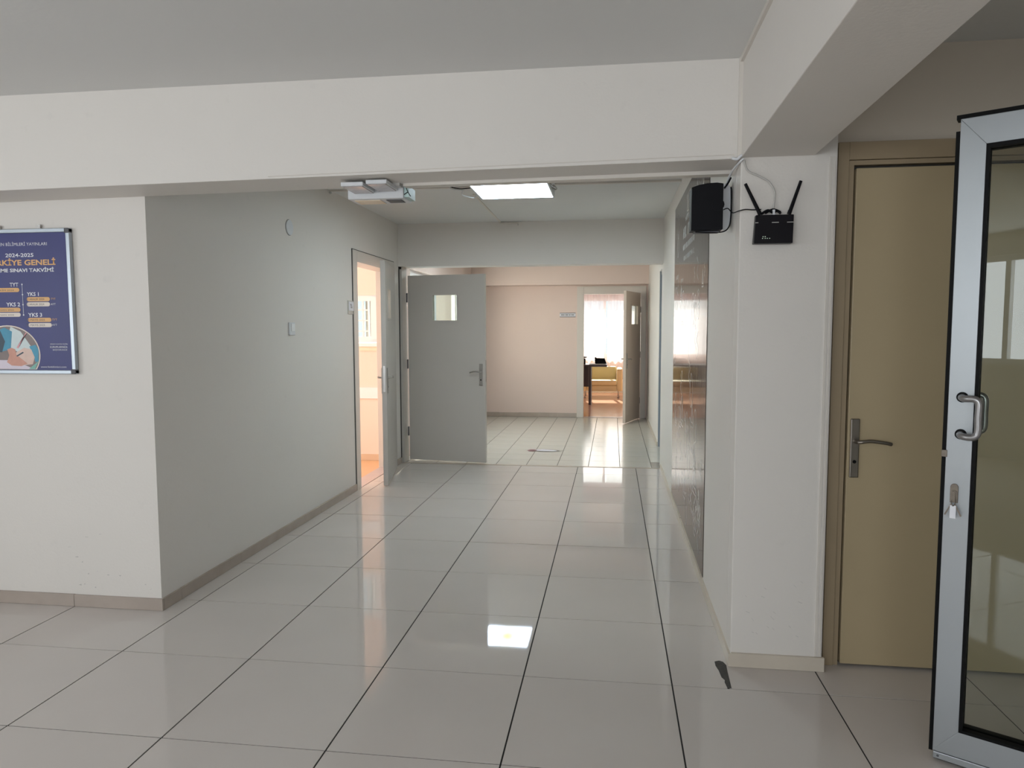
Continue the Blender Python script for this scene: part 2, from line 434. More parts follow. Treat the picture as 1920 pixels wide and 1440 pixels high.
# far hall
w = MB(); w.box(-2.1, YT+0.15, 0, -1.95, 5.7, 2.7); w.box(-2.1, 8.7, 0, -1.95, YW, 2.7); w.box(-2.1, 5.7, 0, -1.95, 8.7, 0.85); w.box(-2.1, 5.7, 2.15, -1.95, 8.7, 2.7)
struct(w.build('wall_hall_left', HALLP))
win('window_3', 5.7, 8.7, -2.08, 0.85, 2.15, (6.35, 8.35), 'white framed window lighting the far hall from its left side', axis='x')
w = MB(); w.box(HX-0.01, YT+0.2, 0, HX+0.12, 5.66, 2.7); w.box(HX, 6.64, 0, HX+0.12, YW, 2.7); w.box(HX, 5.66, 2.15, HX+0.12, 6.64, 2.7)
struct(w.build('wall_hall_right', PAINT))
w = MB(); w.box(-2.1, YW, 0, -0.175, YW+0.14, 2.7); w.box(0.86, YW, 0, 1.1, YW+0.14, 2.7); w.box(-0.175, YW, 2.10, 0.86, YW+0.14, 2.7)
struct(w.build('wall_hall_far', HALLP))

# ------------------------------------------------------------------ skirting
def skirt(name, axis, a0, a1, fixed, side, step, off, m, h=0.062, t=0.012, label=None):
    """axis: run direction; side: +1/-1 where the thickness grows"""
    e = struct(empty(name), label)
    k = math.ceil((a0-off)/step - 1e-6)
    cuts = [a0] + [off+j*step for j in range(k, k+200) if a0+0.03 < off+j*step < a1-0.03] + [a1]
    for p, q in zip(cuts[:-1], cuts[1:]):
        hh = h + random.uniform(-0.002, 0.002)
        f0, f1 = sorted((fixed, fixed+side*t))
        if axis == 'x': box('skirting_tile', m, (p+0.001, f0, 0.001), (q-0.001, f1, hh), e)
        else: box('skirting_tile', m, (f0, p+0.001, 0.001), (f1, q-0.001, hh), e)
    return e
skirt('baseboard_front_left', 'x', LX, XL+0.012, YF, -1, 0.6, 0.0, SKIRT)
skirt('baseboard_left', 'y', YF+0.001, 3.79, XL, +1, 0.6, 0.0, SKIRT)
skirt('baseboard_left_end', 'y', 4.985, YT, XL, +1, 0.6, 0.0, SKIRT)
skirt('baseboard_right', 'y', YP-0.012, YT, XR+0.002, -1, 0.6, 0.0, SKIRTL, h=0.055)
skirt('baseboard_pillar', 'x', XR+0.001, 1.235, YP, -1, 0.6, 0.03, SKIRTL, h=0.060)
skirt('baseboard_hall_far', 'x', -1.94, -0.235, YW, -1, T, 0.107, SKIRT, h=0.07)
skirt('baseboard_hall_right', 'y', 6.65, YW-0.02, HX, -1, T, 0.05, SKIRTL, h=0.05, t=0.01)

# ------------------------------------------------------------------ hardware
def lever(parent, x, z, yface, side, dirx, m=STEEL, ph=0.235, pw=0.038, arm=0.115, keyhole=True):
    """plate + lever on a leaf face; side -1 faces -y local"""
    y0, y1 = sorted((yface, yface+side*0.009))
    h = MB().box(x-pw/2, y0, z-ph*0.62, x+pw/2, y1, z+ph*0.38).build('handle', m, parent, bevel=0.004)
    l = MB()
    yo = yface + side*0.045
    l.tube([(x, yface, z), (x, yface+side*0.03, z), (x+dirx*0.012, yo, z+0.002), (x+dirx*0.05, yo, z+0.006), (x+dirx*arm*0.8, yo, z+0.0), (x+dirx*arm, yo-side*0.004, z-0.006)], 0.0075, 8)
    l.build('lever', m, h, smooth=True)
    if keyhole:
        MB().disc((x, yface+side*0.0105 - (0.001 if side > 0 else 0.0), z-0.085), 0.0075, 'y', 0.001, 12).build('keyhole', RUBBER, h)
    return h
def hinge(parent, x, y, z, m=STEEL, r=0.008, h=0.10):
    return MB().tube([(x,y,z-h/2),(x,y,z+h/2)], r, 10, False).build('hinge', m, parent)
def leaf_with_pane(parent, L, H, th, pane, m, edge=None):
    px0, px1, pz0, pz1 = pane
    w = MB()
    w.box(0, -th/2, 0, px0, th/2, H); w.box(px1, -th/2, 0, L, th/2, H)
    w.box(px0, -th/2, 0, px1, th/2, pz0); w.box(px0, -th/2, pz1, px1, th/2, H)
    lf = w.build('leaf', m, parent)
    MB().box(px0, -0.003, pz0, px1, 0.003, pz1).build('pane', GLASS, lf)
    bd = MB(); q = 0.014
    for s_ in (-1, 1):
        y0, y1 = sorted((s_*th/2, s_*(th/2+0.006)))
        bd.box(px0-q, y0, pz0-q, px1+q, y1, pz0+0.004); bd.box(px0-q, y0, pz1-0.004, px1+q, y1, pz1+q)
        bd.box(px0-q, y0, pz0+0.004, px0+0.004, y1, pz1-0.004); bd.box(px1-0.004, y0, pz0+0.004, px1+q, y1, pz1-0.004)
    bd.build('bead', m, lf)
    return lf

# door 1: classroom door in the left corridor wall, leaf open into the corridor
d = struct(empty('door_1', (0,0,0)), 'grey painted door with a narrow glazed slot opening into the corridor from the left wall')
f = MB()
f.box(XL-0.16, 3.80, 0, XL+0.012, 3.90, 2.14)
f.box(XL-0.16, 4.88, 0, XL+0.012, 4.98, 2.14)
f.box(XL-0.16, 3.90, 2.04, XL+0.012, 4.88, 2.14)
f.build('door_frame', FRAMEP, d, bevel=0.002)
g = MB(); g.box(XL, 3.793, 0, XL+0.006, 3.80, 2.147); g.box(XL, 3.80, 2.14, XL+0.006, 4.98, 2.147)
g.build('shadow_gap', FRAMED, d)
ang = math.atan2(3.975-4.875, -1.712-(-1.905))
lf_e = empty('leaf_pivot', (-1.893, 4.875, 0.012), ang, d)
lf = leaf_with_pane(lf_e, 0.915, 2.045, 0.042, (0.50, 0.74, 1.53, 1.81), GREYD)
box('lock_face', STEEL, (0.9155, -0.010, 0.86), (0.9175, 0.010, 1.10), lf, )
lever(lf_e, 0.865, 0.99, 0.021, 1, -1); lever(lf_e, 0.865, 0.99, -0.021, -1, -1)
for z in (0.32, 1.03, 1.72): hinge(d, -1.885, 4.885, z, m=STEEL)

# door 2: grey leaf of the corridor door
d = struct(empty('door_2', (0,0,0)), 'flat grey door with a square glazed pane standing half open across the corridor end')
f = MB(); f.box(XL, 5.16, 0, -1.885, 5.34, 2.112); f.box(XL, 5.16, 2.085, XL+0.03, 5.34, 2.112)
f.build('door_frame', GREYD, d)
box('shadow_gap', FRAMED, (XL, 5.148, 0), (-1.908, 5.159, 2.112), d)
ang = math.atan2(5.195-5.32, -0.985+1.858)
lf_e = empty('leaf_pivot', (-1.858, 5.32, 0.018), ang, d)
lf = leaf_with_pane(lf_e, 0.882, 2.01, 0.042, (0.285, 0.57, 1.52, 1.80), GREYD)
lever(lf_e, 0.835, 0.975, -0.021, -1, -1); lever(lf_e, 0.835, 0.975, 0.021, 1, -1)
box('lock_face', STEEL, (0.8825, -0.010, 0.87), (0.8845, 0.010, 1.10), lf)
for z in (0.33, 1.07, 1.79): hinge(d, -1.872, 5.30, z, m=DCORNER)

# door 3: office door in the far wall
d = struct(empty('door_3', (0,0,0)), 'beige framed office door in the far wall, leaf with narrow glass slot swung into the hall')
f = MB()
f.box(-0.235, YW-0.018, 0, -0.125, YW+0.14, 2.165); f.box(0.80, YW-0.018, 0, 0.885, YW+0.14, 2.165)
f.box(-0.125, YW-0.018, 2.037, 0.80, YW+0.14, 2.165)
f.build('door_frame', FRAMEP, d, bevel=0.003)
ang = math.atan2(8.70-9.46, 0.545-0.79)
lf_e = empty('leaf_pivot', (0.775, 9.462, 0.014), ang, d)
lf = leaf_with_pane(lf_e, 0.79, 2.03, 0.042, (0.16, 0.52, 1.52, 1.82), mat('office_door_paint', (0.60,0.50,0.43), 0.4, var=0.02))
lever(lf_e, 0.74, 0.985, 0.021, 1, -1); lever(lf_e, 0.74, 0.985, -0.021, -1, -1)
for z in (0.30, 1.05, 1.78): hinge(d, 0.792, 9.46, z, m=DCORNER)
box('doorstep', MARBLE, (-0.125, YW, -0.01), (0.80, YW+0.14, 0.004), d)

# door 4: beige laminate door in the alcove
d = struct(empty('door_4', (0,0,0)), 'closed beige laminate door in the alcove behind the glass door')
f = MB()
f.box(1.245, 0.855, 0, 1.288, 1.0, 2.168); f.box(2.232, 0.855, 0, 2.31, 1.0, 2.168)
f.box(1.288, 0.855, 2.098, 2.232, 1.0, 2.168)
f.build('door_frame', BEIGEF, d, bevel=0.0015)
f = MB(); f.box(1.2885, 0.863, 0.001, 1.309, 1.0, 2.096); f.box(1.309, 0.863, 2.078, 2.231, 1.0, 2.096)
f.build('inner_frame', BEIGEF, d)
f = MB(); f.box(1.3095, 0.895, 0.001, 2.231, 0.998, 2.0775)
f.build('rebate', FRAMED, d)
lf = box('leaf', BEIGE, (1.316, 0.853, 0.012), (2.225, 0.893, 2.064), d, bevel=0.003)
hd = lever(d, 1.343, 0.962, 0.853, -1, +1, m=mat('dark_lever_metal', (0.26,0.23,0.20), 0.35, metal=0.9, var=0.1, vscale=20), arm=0.13, ph=0.245, pw=0.036)
# door 5: narrow blue-grey door in the hall's right wall
d = struct(empty('door_5', (0,0,0)), 'closed blue-grey door recessed in the right wall of the far hall')
box('door_frame', GREYD, (HX+0.02, 5.662, 0), (HX+0.11, 5.70, 2.148), d)
box('door_frame', HALLDOOR, (HX+0.002, 6.595, 0), (HX+0.11, 6.639, 2.148), d)
box('door_frame', GREYD, (HX+0.02, 5.70, 2.11), (HX+0.11, 6.594, 2.148), d)
box('leaf', HALLDOOR, (HX+0.06, 5.702, 0.01), (HX+0.10, 6.592, 2.108), d)

# door 6: aluminium glass door, leaf swung toward the viewer
d = struct(empty('door_6', (1.413, 0.235, 0), math.atan2(-0.516, 0.857)), 'grey aluminium framed glass entrance door swung open in front of the beige door')
LW, LH, th, sw = 0.86, 2.062, 0.052, 0.082
f = MB()
MB().prism([(0.012,0.035),(sw,0.12),(sw,LH-0.085),(0.012,LH)], 'y', -th/2, th/2).build('stile', ALU, d, bevel=0.0012)
MB().prism([(LW,0.035),(LW,LH),(LW-sw,LH-0.085),(LW-sw,0.12)], 'y', -th/2, th/2).build('stile', ALU, d, bevel=0.0012)
MB().prism([(0.012,LH),(sw,LH-0.085),(LW-sw,LH-0.085),(LW,LH)], 'y', -th/2, th/2).build('rail', ALU, d, bevel=0.0012)
MB().prism([(0.012,0.035),(LW,0.035),(LW-sw,0.12),(sw,0.12)], 'y', -th/2, th/2).build('rail', ALU, d, bevel=0.0012)
g = MB(); g.box(0.0, -0.02, 0.03, 0.0115, 0.02, LH-0.035); g.box(0.0, -th/2+0.006, LH+0.0005, LW, th/2-0.006, LH+0.014)
g.build('edge_gasket', RUBBER, d)
g = MB(); q = 0.010
for y0, y1 in ((-th/2-0.002, -0.006), (0.006, th/2+0.002)):
    g.box(sw, y0, 0.12, sw+q, y1, LH-0.085); g.box(LW-sw-q, y0, 0.12, LW-sw, y1, LH-0.085)
    g.box(sw+q, y0, 0.12, LW-sw-q, y1, 0.12+q); g.box(sw+q, y0, LH-0.085-q*1.2, LW-sw-q, y1, LH-0.085)
g.build('glazing_gasket', RUBBER, d)
box('glass_pane', GLASS, (sw, -0.003, 0.12), (LW-sw, 0.003, LH-0.085), d)
g = MB(); g.box(0.014, -th/2-0.004, 0.012, LW, -th/2+0.008, 0.034)
sl = g.build('bottom_strip', ALU, d, bevel=0.002); sl['label'] = 'thin pale aluminium strip along the foot of the glass door'
box('bottom_brush', RUBBER, (0.014, -0.012, 0.002), (LW, 0.012, 0.034), d)
g = MB()
for x in (0.028, 0.20): g.disc((x, -th/2-0.005, 0.023), 0.004, 'y', 0.001, 10)
g.build('screw', DCORNER, d)
for sgn in (-1, 1):
    y0 = sgn*th/2; yo = sgn*(th/2+0.062)
    z1, z0 = 1.205, 1.088; xx = 0.050; xo = 0.100
    hb = MB().tube([(xx,y0,z1),(xx,y0+sgn*0.02,z1),(xx+0.012,yo*0.93,z1),(xo-0.012,yo,z1),(xo,yo,z1-0.014),(xo,yo,(z0+z1)/2),(xo,yo,z0+0.014),(xo-0.012,yo,z0),(xx+0.012,yo*0.93,z0),(xx,y0+sgn*0.02,z0),(xx,y0,z0)], 0.0105, 12)
    hb = hb.build('pull_handle', ALUH, d, smooth=True)
    for z in (z0, z1):
        MB().disc((xx, y0 if sgn > 0 else y0-0.003, z), 0.0165, 'y', 0.003, 18).build('rose', RUBBER, hb)
kl = box('latch', OLDMETAL, (0.0, -th/2+0.004, 1.012), (0.016, -th/2-0.003, 1.034), d, bevel=0.001)
lk = MB().prism([(0.040+0.011*math.cos(t*math.pi/8), 0.918+0.011*math.sin(t*math.pi/8)) for t in range(9)] + [(0.029, 0.868), (0.051, 0.868)], 'y', -th/2-0.006, -th/2)
lk = lk.build('lock_cylinder', OLDMETAL, d, bevel=0.001)
MB().disc((0.040, -th/2-0.0125, 0.900), 0.009, 'y', 0.007, 16).build('key_barrel', OLDMETAL, lk)
post = MB().box(LW+0.012, -0.035, 0, LW+0.07, 0.05, 2.5)
post.build('door_post', ALU, d)
struct(box('wall_entrance', PAINT, (2.24, -0.36, 0), (3.2, -0.24, 2.547)))

c6, s6 = math.cos(math.atan2(-0.516, 0.857)), math.sin(math.atan2(-0.516, 0.857))
def w6(x, y, z): return (1.413+c6*x-s6*y, 0.235+s6*x+c6*y, z)
k = empty('key_bunch', w6(0.040, -0.042, 0.872), math.atan2(-0.516, 0.857))
tag(k, 'small bunch of keys with a white tag hanging from the glass door lock', 'keys')
MB().tube([(0,0.0,0.028),(0,0.004,0.012),(0.006,0,0.0),(0,-0.004,-0.012),(-0.006,0,0),(0,0.004,0.012)], 0.0012, 6).build('key_ring', OLDMETAL, k)
MB().box(-0.004,-0.0015,0.004,0.004,0.0015,0.034).build('key_in_lock', OLDMETAL, k)
MB().box(-0.0085,-0.0025,-0.052,0.0085,0.0025,-0.010).build('white_tag', PAPER, k, bevel=0.001)
for sgn in (-1, 1):
    MB().prism([(sgn*0.002,-0.004),(sgn*0.006,-0.004),(sgn*0.024,-0.042),(sgn*0.020,-0.044)], 'y', -0.001, 0.001).build('key', OLDMETAL, k)

# ------------------------------------------------------------------ ceiling light in the corridor
cl = empty('ceiling_light', (-0.425, 3.32, 2.502))
tag(cl, 'square glowing ceiling panel light over the corridor', 'light')
f = MB(); s_ = 0.300
f.box(-s_,-s_,0,s_,-s_+0.012,0.045); f.box(-s_,s_-0.012,0,s_,s_,0.045); f.box(-s_,-s_+0.012,0,-s_+0.012,s_-0.012,0.045); f.box(s_-0.012,-s_+0.012,0,s_,s_-0.012,0.045)
f.box(-s_,-s_,0.045,s_,s_,0.054)
f.build('housing', WHITEP, cl)
box('diffuser', PANEL, (-s_+0.012,-s_+0.012,0.003), (s_-0.012,s_-0.012,0.010), cl)
cl2 = cl.copy(); COL.objects.link(cl2); cl2.location = (-0.96, 6.49, 2.476)
cl2['label'] = 'square glowing panel on the far hall ceiling, visible only mirrored in the tiles'
for c_ in list(cl.children):
    k_ = c_.copy(); COL.objects.link(k_); k_.parent = cl2
f = MB().tube([(0.302,-0.16,0.02),(0.33,-0.15,-0.005),(0.325,-0.10,0.02),(0.345,-0.05,0.0),(0.33,0.02,0.01),(0.30,0.05,0.03)], 0.004, 6).build('side_wire', GREYW, cl, smooth=True)

def cable(name, label, pts, r, m, cat='cable', group=None, parent=None):
    o = MB().tube(pts, r, 7).build(name, m, parent, smooth=True)
    if label: tag(o, label, cat, group)
    return o
cable('loose_wire', 'white and dark twisted wire ends dangling from the corridor ceiling beside the panel light', [(-0.93,3.30,2.555),(-0.90,3.32,2.53),(-0.82,3.30,2.515),(-0.84,3.40,2.50),(-0.77,3.50,2.495),(-0.74,3.46,2.51)], 0.005, WHITEP)
cable('dark_wire', 'short dark wire drooping beside the corridor panel light', [(-0.93,3.27,2.552),(-0.88,3.25,2.528),(-0.82,3.27,2.522),(-0.75,3.29,2.53)], 0.004, BLACK)
t1 = empty('ceiling_conduit', (-0.80,3.95,2.557)); tag(t1, 'thin diagonal cable conduit on the corridor ceiling behind the panel light', 'conduit')
MB().hexa([(-0.009,-0.30,-0.010),(0.009,-0.30,-0.010),(-0.006,1.195,-0.010),(-0.024,1.195,-0.010),(-0.009,-0.30,0.0),(0.009,-0.30,0.0),(-0.006,1.195,0.0),(-0.024,1.195,0.0)]).build('long_run', TRUNK, t1)
MB().box(-0.024,1.175,-0.026,0.175,1.198,-0.011).build('short_run', TRUNK, t1)
MB().box(0.168,1.17,-0.04,0.175,1.199,-0.027).build('end_piece', GREYW, t1)

# trunking on the beams
t = empty('beam_trunking', (0,0,0)); tag(t, 'white cable trunking fixed under the rear edge of the lobby beam', 'trunking')
MB().hexa([(-0.60,0.995,2.076),(0.856,0.995,2.087),(0.856,1.050,2.087),(-0.60,1.050,2.076),(-0.60,0.995,2.092),(0.856,0.995,2.103),(0.856,1.050,2.103),(-0.60,1.050,2.092)]).build('channel', TRUNK, t)
t = empty('ceiling_trunking', (0,3.34,2.557)); tag(t, 'thin white trunking crossing the corridor ceiling in line with the panel light', 'trunking')
MB().box(XL,-0.012,-0.014,-0.74,0.012,0).build('left_run', TRUNK, t); MB().box(-0.10,-0.012,-0.014,XR,0.012,0).build('right_run', TRUNK, t)
MB().box(XL,-0.013,-0.03,XL+0.012,0.013,-0.0145).build('end_piece', GREYW, t)
t = empty('corner_trunking', (0,0,0)); tag(t, 'white cable trunking up the beam corner above the router, turning along the ceiling edge', 'trunking')
MB().box(0.842, YP-0.012, 2.11, 0.857, YP, ZC).build('upright_run', TRUNK, t)
MB().box(XR-0.012, LY+0.1, ZC-0.018, XR, YP-0.012, ZC).build('ceiling_run', TRUNK, t)
MB().hexa([(-1.15,YP-0.004,2.092),(0.83,YP-0.004,2.119),(0.83,YP,2.119),(-1.15,YP,2.092),(-1.15,YP-0.004,2.095),(0.83,YP-0.004,2.122),(0.83,YP,2.122),(-1.15,YP,2.095)]).build('plaster_ridge', TRUNK, t)

# ------------------------------------------------------------------ emergency light under the beam
e = empty('emergency_light', (-0.73, 1.03, 2.088)); tag(e, 'white twin-head emergency light unit fixed under the lobby beam', 'emergency light')
MB().box(-0.147,0.0,-0.058,0.120,0.135,0.0).build('body', WHITEP, e, bevel=0.004)
MB().box(-0.125,0.03,-0.061,0.0,0.12,-0.0585).build('label_strip', CREAM, e)
MB().box(0.028,0.03,-0.061,0.100,0.10,-0.0585).build('dark_window', DCORNER, e)
MB().box(0.1205,0.012,-0.052,0.142,0.12,-0.002).build('clear_end', CYAN, e)
MB().tube([(0.128,0.005,-0.002),(0.140,0.006,-0.03),(0.146,0.03,-0.045)],0.0018,6).tube([(0.140,0.006,-0.03),(0.122,0.004,-0.042)],0.0018,6).build('end_wire', BLACK, e)
for x0, x1, dz in ((-0.116, -0.014, -0.014), (-0.001, 0.094, -0.007)):
    h = MB().box(x0, -0.165, dz-0.018, x1, -0.001, dz).build('lamp_head', WHITEP, e, bevel=0.003)
    MB().box(x0+0.006, -0.158, dz-0.0205, x1-0.006, -0.006, dz-0.0182).build('lens', LAMPGLASS, h)
MB().box(0.078,-0.05,-0.012,0.118,-0.001,0.002).build('bracket', GREYW, e)

# ------------------------------------------------------------------ wall fittings
e = empty('junction_cover', (XL, 2.60, 2.152)); tag(e, 'round painted junction box cover high on the left corridor wall', 'wall plate')
MB().disc((0.001,0,0), 0.053, 'x', 0.006, 28).build('cover', WHITEP, e)
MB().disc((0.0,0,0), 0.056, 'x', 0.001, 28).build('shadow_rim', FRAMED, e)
e = empty('light_switch', (XL, 2.59, 1.44)); tag(e, 'small white light switch on the left corridor wall', 'switch')
MB().box(0, -0.042, -0.045, 0.012, 0.042, 0.045).build('plate', WHITEP, e, bevel=0.003)
MB().box(0.0122, -0.024, -0.018, 0.018, 0.030, 0.036).build('rocker', PVC, e, bevel=0.002)
e = empty('room_number_sign', (XL, 3.74, 1.635)); tag(e, 'small square room number sign beside the open classroom door', 'sign')
MB().box(0, -0.062, -0.062, 0.006, 0.062, 0.055).build('backplate', GREYD, e)
MB().box(0.0062, -0.05, -0.032, 0.010, 0.056, 0.045).build('white_insert', PWHITE, e)
g = MB()
for (a, c_) in ((-0.018,0.02),(-0.010,0.02),(-0.014,0.008),(-0.016,-0.004),(0.010,0.018),(0.012,0.006),(0.016,-0.004),(0.006,-0.004)):
    g.box(0.0102, a-0.003, c_-0.006, 0.0108, a+0.003, c_+0.006)
g.build('print', DCORNER, e)
e = empty('office_name_sign', (-0.39, YW, 1.70)); tag(e, 'long narrow white name plate on the wall left of the office door', 'sign')
MB().box(-0.130, -0.006, -0.034, 0.130, 0, 0.034).build('backplate', PWHITE, e)
MB().box(-0.130, -0.010, 0.026, 0.130, -0.0065, 0.035).build('dark_rail', DCORNER, e)
MB().box(-0.130, -0.010, -0.036, 0.130, -0.0065, -0.027).build('dark_rail', DCORNER, e)
g = MB(); x = -0.108
for wl in (6, 5, 3, 5):
    for _ in range(wl):
        g.box(x, -0.0075, -0.008, x+0.0072, -0.0065, 0.009); x += 0.0098
    x += 0.010
g.build('print', DCORNER, e)

# loudspeaker, power strip and router at the pillar
e = empty('wall_speaker', (0.745, 0.99, 1.94)); tag(e, 'black box speaker with curved top hung beside the pillar under the beam', 'speaker')
prof = [(-0.065,-0.098),(0.066,-0.095),(0.066,0.096),(0.040,0.100),(0.0,0.0985),(-0.035,0.092),(-0.065,0.082)]
MB().prism(prof, 'y', -0.055, 0.025).build('cabinet', BLACK, e, bevel=0.002)
MB().box(-0.05, -0.03, -0.103, 0.055, 0.02, -0.0985).build('foot_bracket', DCORNER, e)
MB().box(0.060,0.026,-0.06,0.110,0.034,0.02).build('wall_bracket', BLACK, e)
MB().disc((0.045,-0.057,-0.052+0.06),0.026,'y',0.0015,16).build('rear_boss', BLACK, e)
e = empty('power_strip', (0.833, 1.03, 1.95)); tag(e, 'white multi-socket power strip hung upright beside the black speaker', 'power strip')
pr = [(-0.026,0.100),(0.008,0.100),(0.020,0.080),(0.022,-0.06),(0.016,-0.085),(0.004,-0.100),(-0.012,-0.096),(-0.024,-0.075),(-0.026,-0.03)]
MB().prism(pr, 'y', -0.020, 0.020).build('body', WHITEP, e, bevel=0.004)
for z in (0.055, 0.015, -0.025): MB().disc((-0.0275,0,z),0.010,'x',0.001,12).build('socket', GREYW, e)
cable('power_cable', 'black power cord looping from the speaker under the power strip', [(0.70,0.955,1.838),(0.76,0.96,1.835),(0.82,0.99,1.842),(0.845,1.0,1.862),(0.852,0.995,1.90),(0.8535,0.99,2.0),(0.850,0.99,2.03)], 0.0028, BLACK)
cable('router_power_cable', 'thin black cable running from the power strip to the router', [(0.812,0.93,1.925),(0.825,0.90,1.925),(0.838,0.86,1.90),(0.850,0.79,1.895),(0.875,0.785,1.900),(0.905,0.785,1.898),(0.935,0.775,1.897)], 0.0022, BLACK)
cable('white_lead', 'white lead dropping from the beam corner to the power strip', [(0.865,0.785,2.100),(0.852,0.80,2.090),(0.838,0.90,2.075),(0.835,0.98,2.055),(0.832,1.015,2.04)], 0.0045, WHITEP)
cable('white_lead', 'white lead crossing the beam corner beside the upright trunking', [(0.82,0.793,2.105),(0.84,0.790,2.100),(0.856,0.786,2.112),(0.870,0.788,2.112)], 0.006, WHITEP)
cable('dark_lead', 'short black plug lead behind the top of the power strip', [(0.842,0.95,2.060),(0.836,0.98,2.045),(0.822,0.99,2.025)], 0.004, BLACK)
cable('ethernet_cable', 'pale grey network cable curving down the pillar to the router', [(0.868,0.790,2.095),(0.872,0.788,2.075),(0.885,0.786,2.050),(0.925,0.785,2.030),(0.965,0.785,2.005),(0.987,0.782,1.965),(0.985,0.778,1.93),(0.982,0.774,1.900)], 0.0034, GREYW)
for z, zz in ((0.0,0.0),): pass
e = empty('router', (0.982, 0.795, 1.82)); tag(e, 'black wireless router with two raised antennas mounted on the pillar', 'router')
MB().hexa([(-0.077,-0.042,-0.060),(0.072,-0.042,-0.060),(0.072,-0.006,-0.060),(-0.077,-0.006,-0.060),(-0.069,-0.030,0.054),(0.077,-0.030,0.054),(0.077,-0.002,0.054),(-0.069,-0.002,0.054)]).build('casing', BLACKG, e, bevel=0.003)
for a0, a1 in ((-0.071,-0.060),(-0.008,0.018),(0.050,0.074)):
    MB().box(a0, -0.0372, 0.0215, a1, -0.030, 0.0240).build('seam_highlight', GREYW, e)
g = MB()
for a, c_ in ((-0.045,-0.040),(-0.035,-0.040),(-0.027,-0.040),(-0.018,-0.040),(-0.043,-0.033),(-0.035,-0.033)):
    g.box(a, -0.0432, c_-0.001, a+0.003, -0.0385, c_+0.001)
g.build('status_light', LED, e)
for x0, x1, z1 in ((-0.050,-0.112,0.178),(0.060,0.100,0.183)):
    a = MB().tube([(x0,-0.018,0.056),(x0+(x1-x0)*0.1,-0.020,0.070)], 0.0085, 10, False).build('antenna', BLACK, e)
    MB().tube([(x0+(x1-x0)*0.08,-0.020,0.066),(x1,-0.026,z1)], [0.0078,0.0062], 10, False).build('antenna_blade', BLACK, a)
MB().tube([(-0.045,-0.015,0.06),(-0.02,-0.012,0.074),(0.0,-0.015,0.064),(0.015,-0.012,0.072),(0.03,-0.014,0.060)], 0.005, 7).tube([(-0.03,-0.015,0.062),(0.0,-0.01,0.078),(0.03,-0.012,0.066)],0.004,7).build('plug_cluster', BLACK, e)
MB().box(-0.003,-0.022,0.054,0.006,-0.012,0.075).build('white_plug', WHITEP, e)

# painted door edge trim on the pillar corner (pale strips)
t = empty('corner_strip', (0,0,0)); tag(t, 'narrow pale plastic strip up the right edge of the white pillar', 'trim')
MB().box(1.196, YP-0.004, 0.062, 1.206, YP, 2.10).build('inner_rib', TRUNK, t)
MB().box(1.213, YP-0.004, 0.062, 1.219, YP, 2.10).build('outer_rib', TRUNK, t)

# ------------------------------------------------------------------ mural
e = empty('wall_mural', (0.852, 2.75, 0)); tag(e, 'tall glossy dark mural film with white line drawings on the right corridor wall', 'mural')
def mx_(y, z): return wx(y, z) - 0.0035 - 0.852
y0, y1, z0, z1 = 1.71, 3.80, 0.062, 2.41
NY = 16
v = []; fcs = []
for i in range(NY+1):
    y = y0+(y1-y0)*i/NY
    for z in (z0, z1):
        v.append((mx_(y,z), y-2.75, z)); 
    for z in (z0, z1):
        v.append((mx_(y,z)+0.0028, y-2.75, z))
for i in range(NY):
    a = i*4; c_ = a+4
    fcs += [(a,a+1,c_+1,c_),(a+2,c_+2,c_+3,a+3),(a+1,a+3,c_+3,c_+1),(a,c_,c_+2,a+2)]
fcs += [(0,2,3,1),(NY*4,NY*4+1,NY*4+3,NY*4+2)]
mb = MB(); mb.v = v; mb.f = fcs
mb.build('film', MURAL, e)
def ribbon(mb, pts, wd):
    for (a, c_) in zip(pts[:-1], pts[1:]):
        d0 = Vector((c_[0]-a[0], c_[1]-a[1]))
        if d0.length < 1e-5: continue
        n_ = Vector((-d0.y, d0.x)).normalized()*wd
        q = [(a[0]+n_.x, a[1]+n_.y), (c_[0]+n_.x, c_[1]+n_.y), (c_[0]-n_.x, c_[1]-n_.y), (a[0]-n_.x, a[1]-n_.y)]
        k = len(mb.v)
        mb.v += [(mx_(p[0],p[1])-0.0006, p[0]-2.75, p[1]) for p in q]; mb.f.append((k,k+1,k+2,k+3))
rd = random.Random(21)
g = MB()
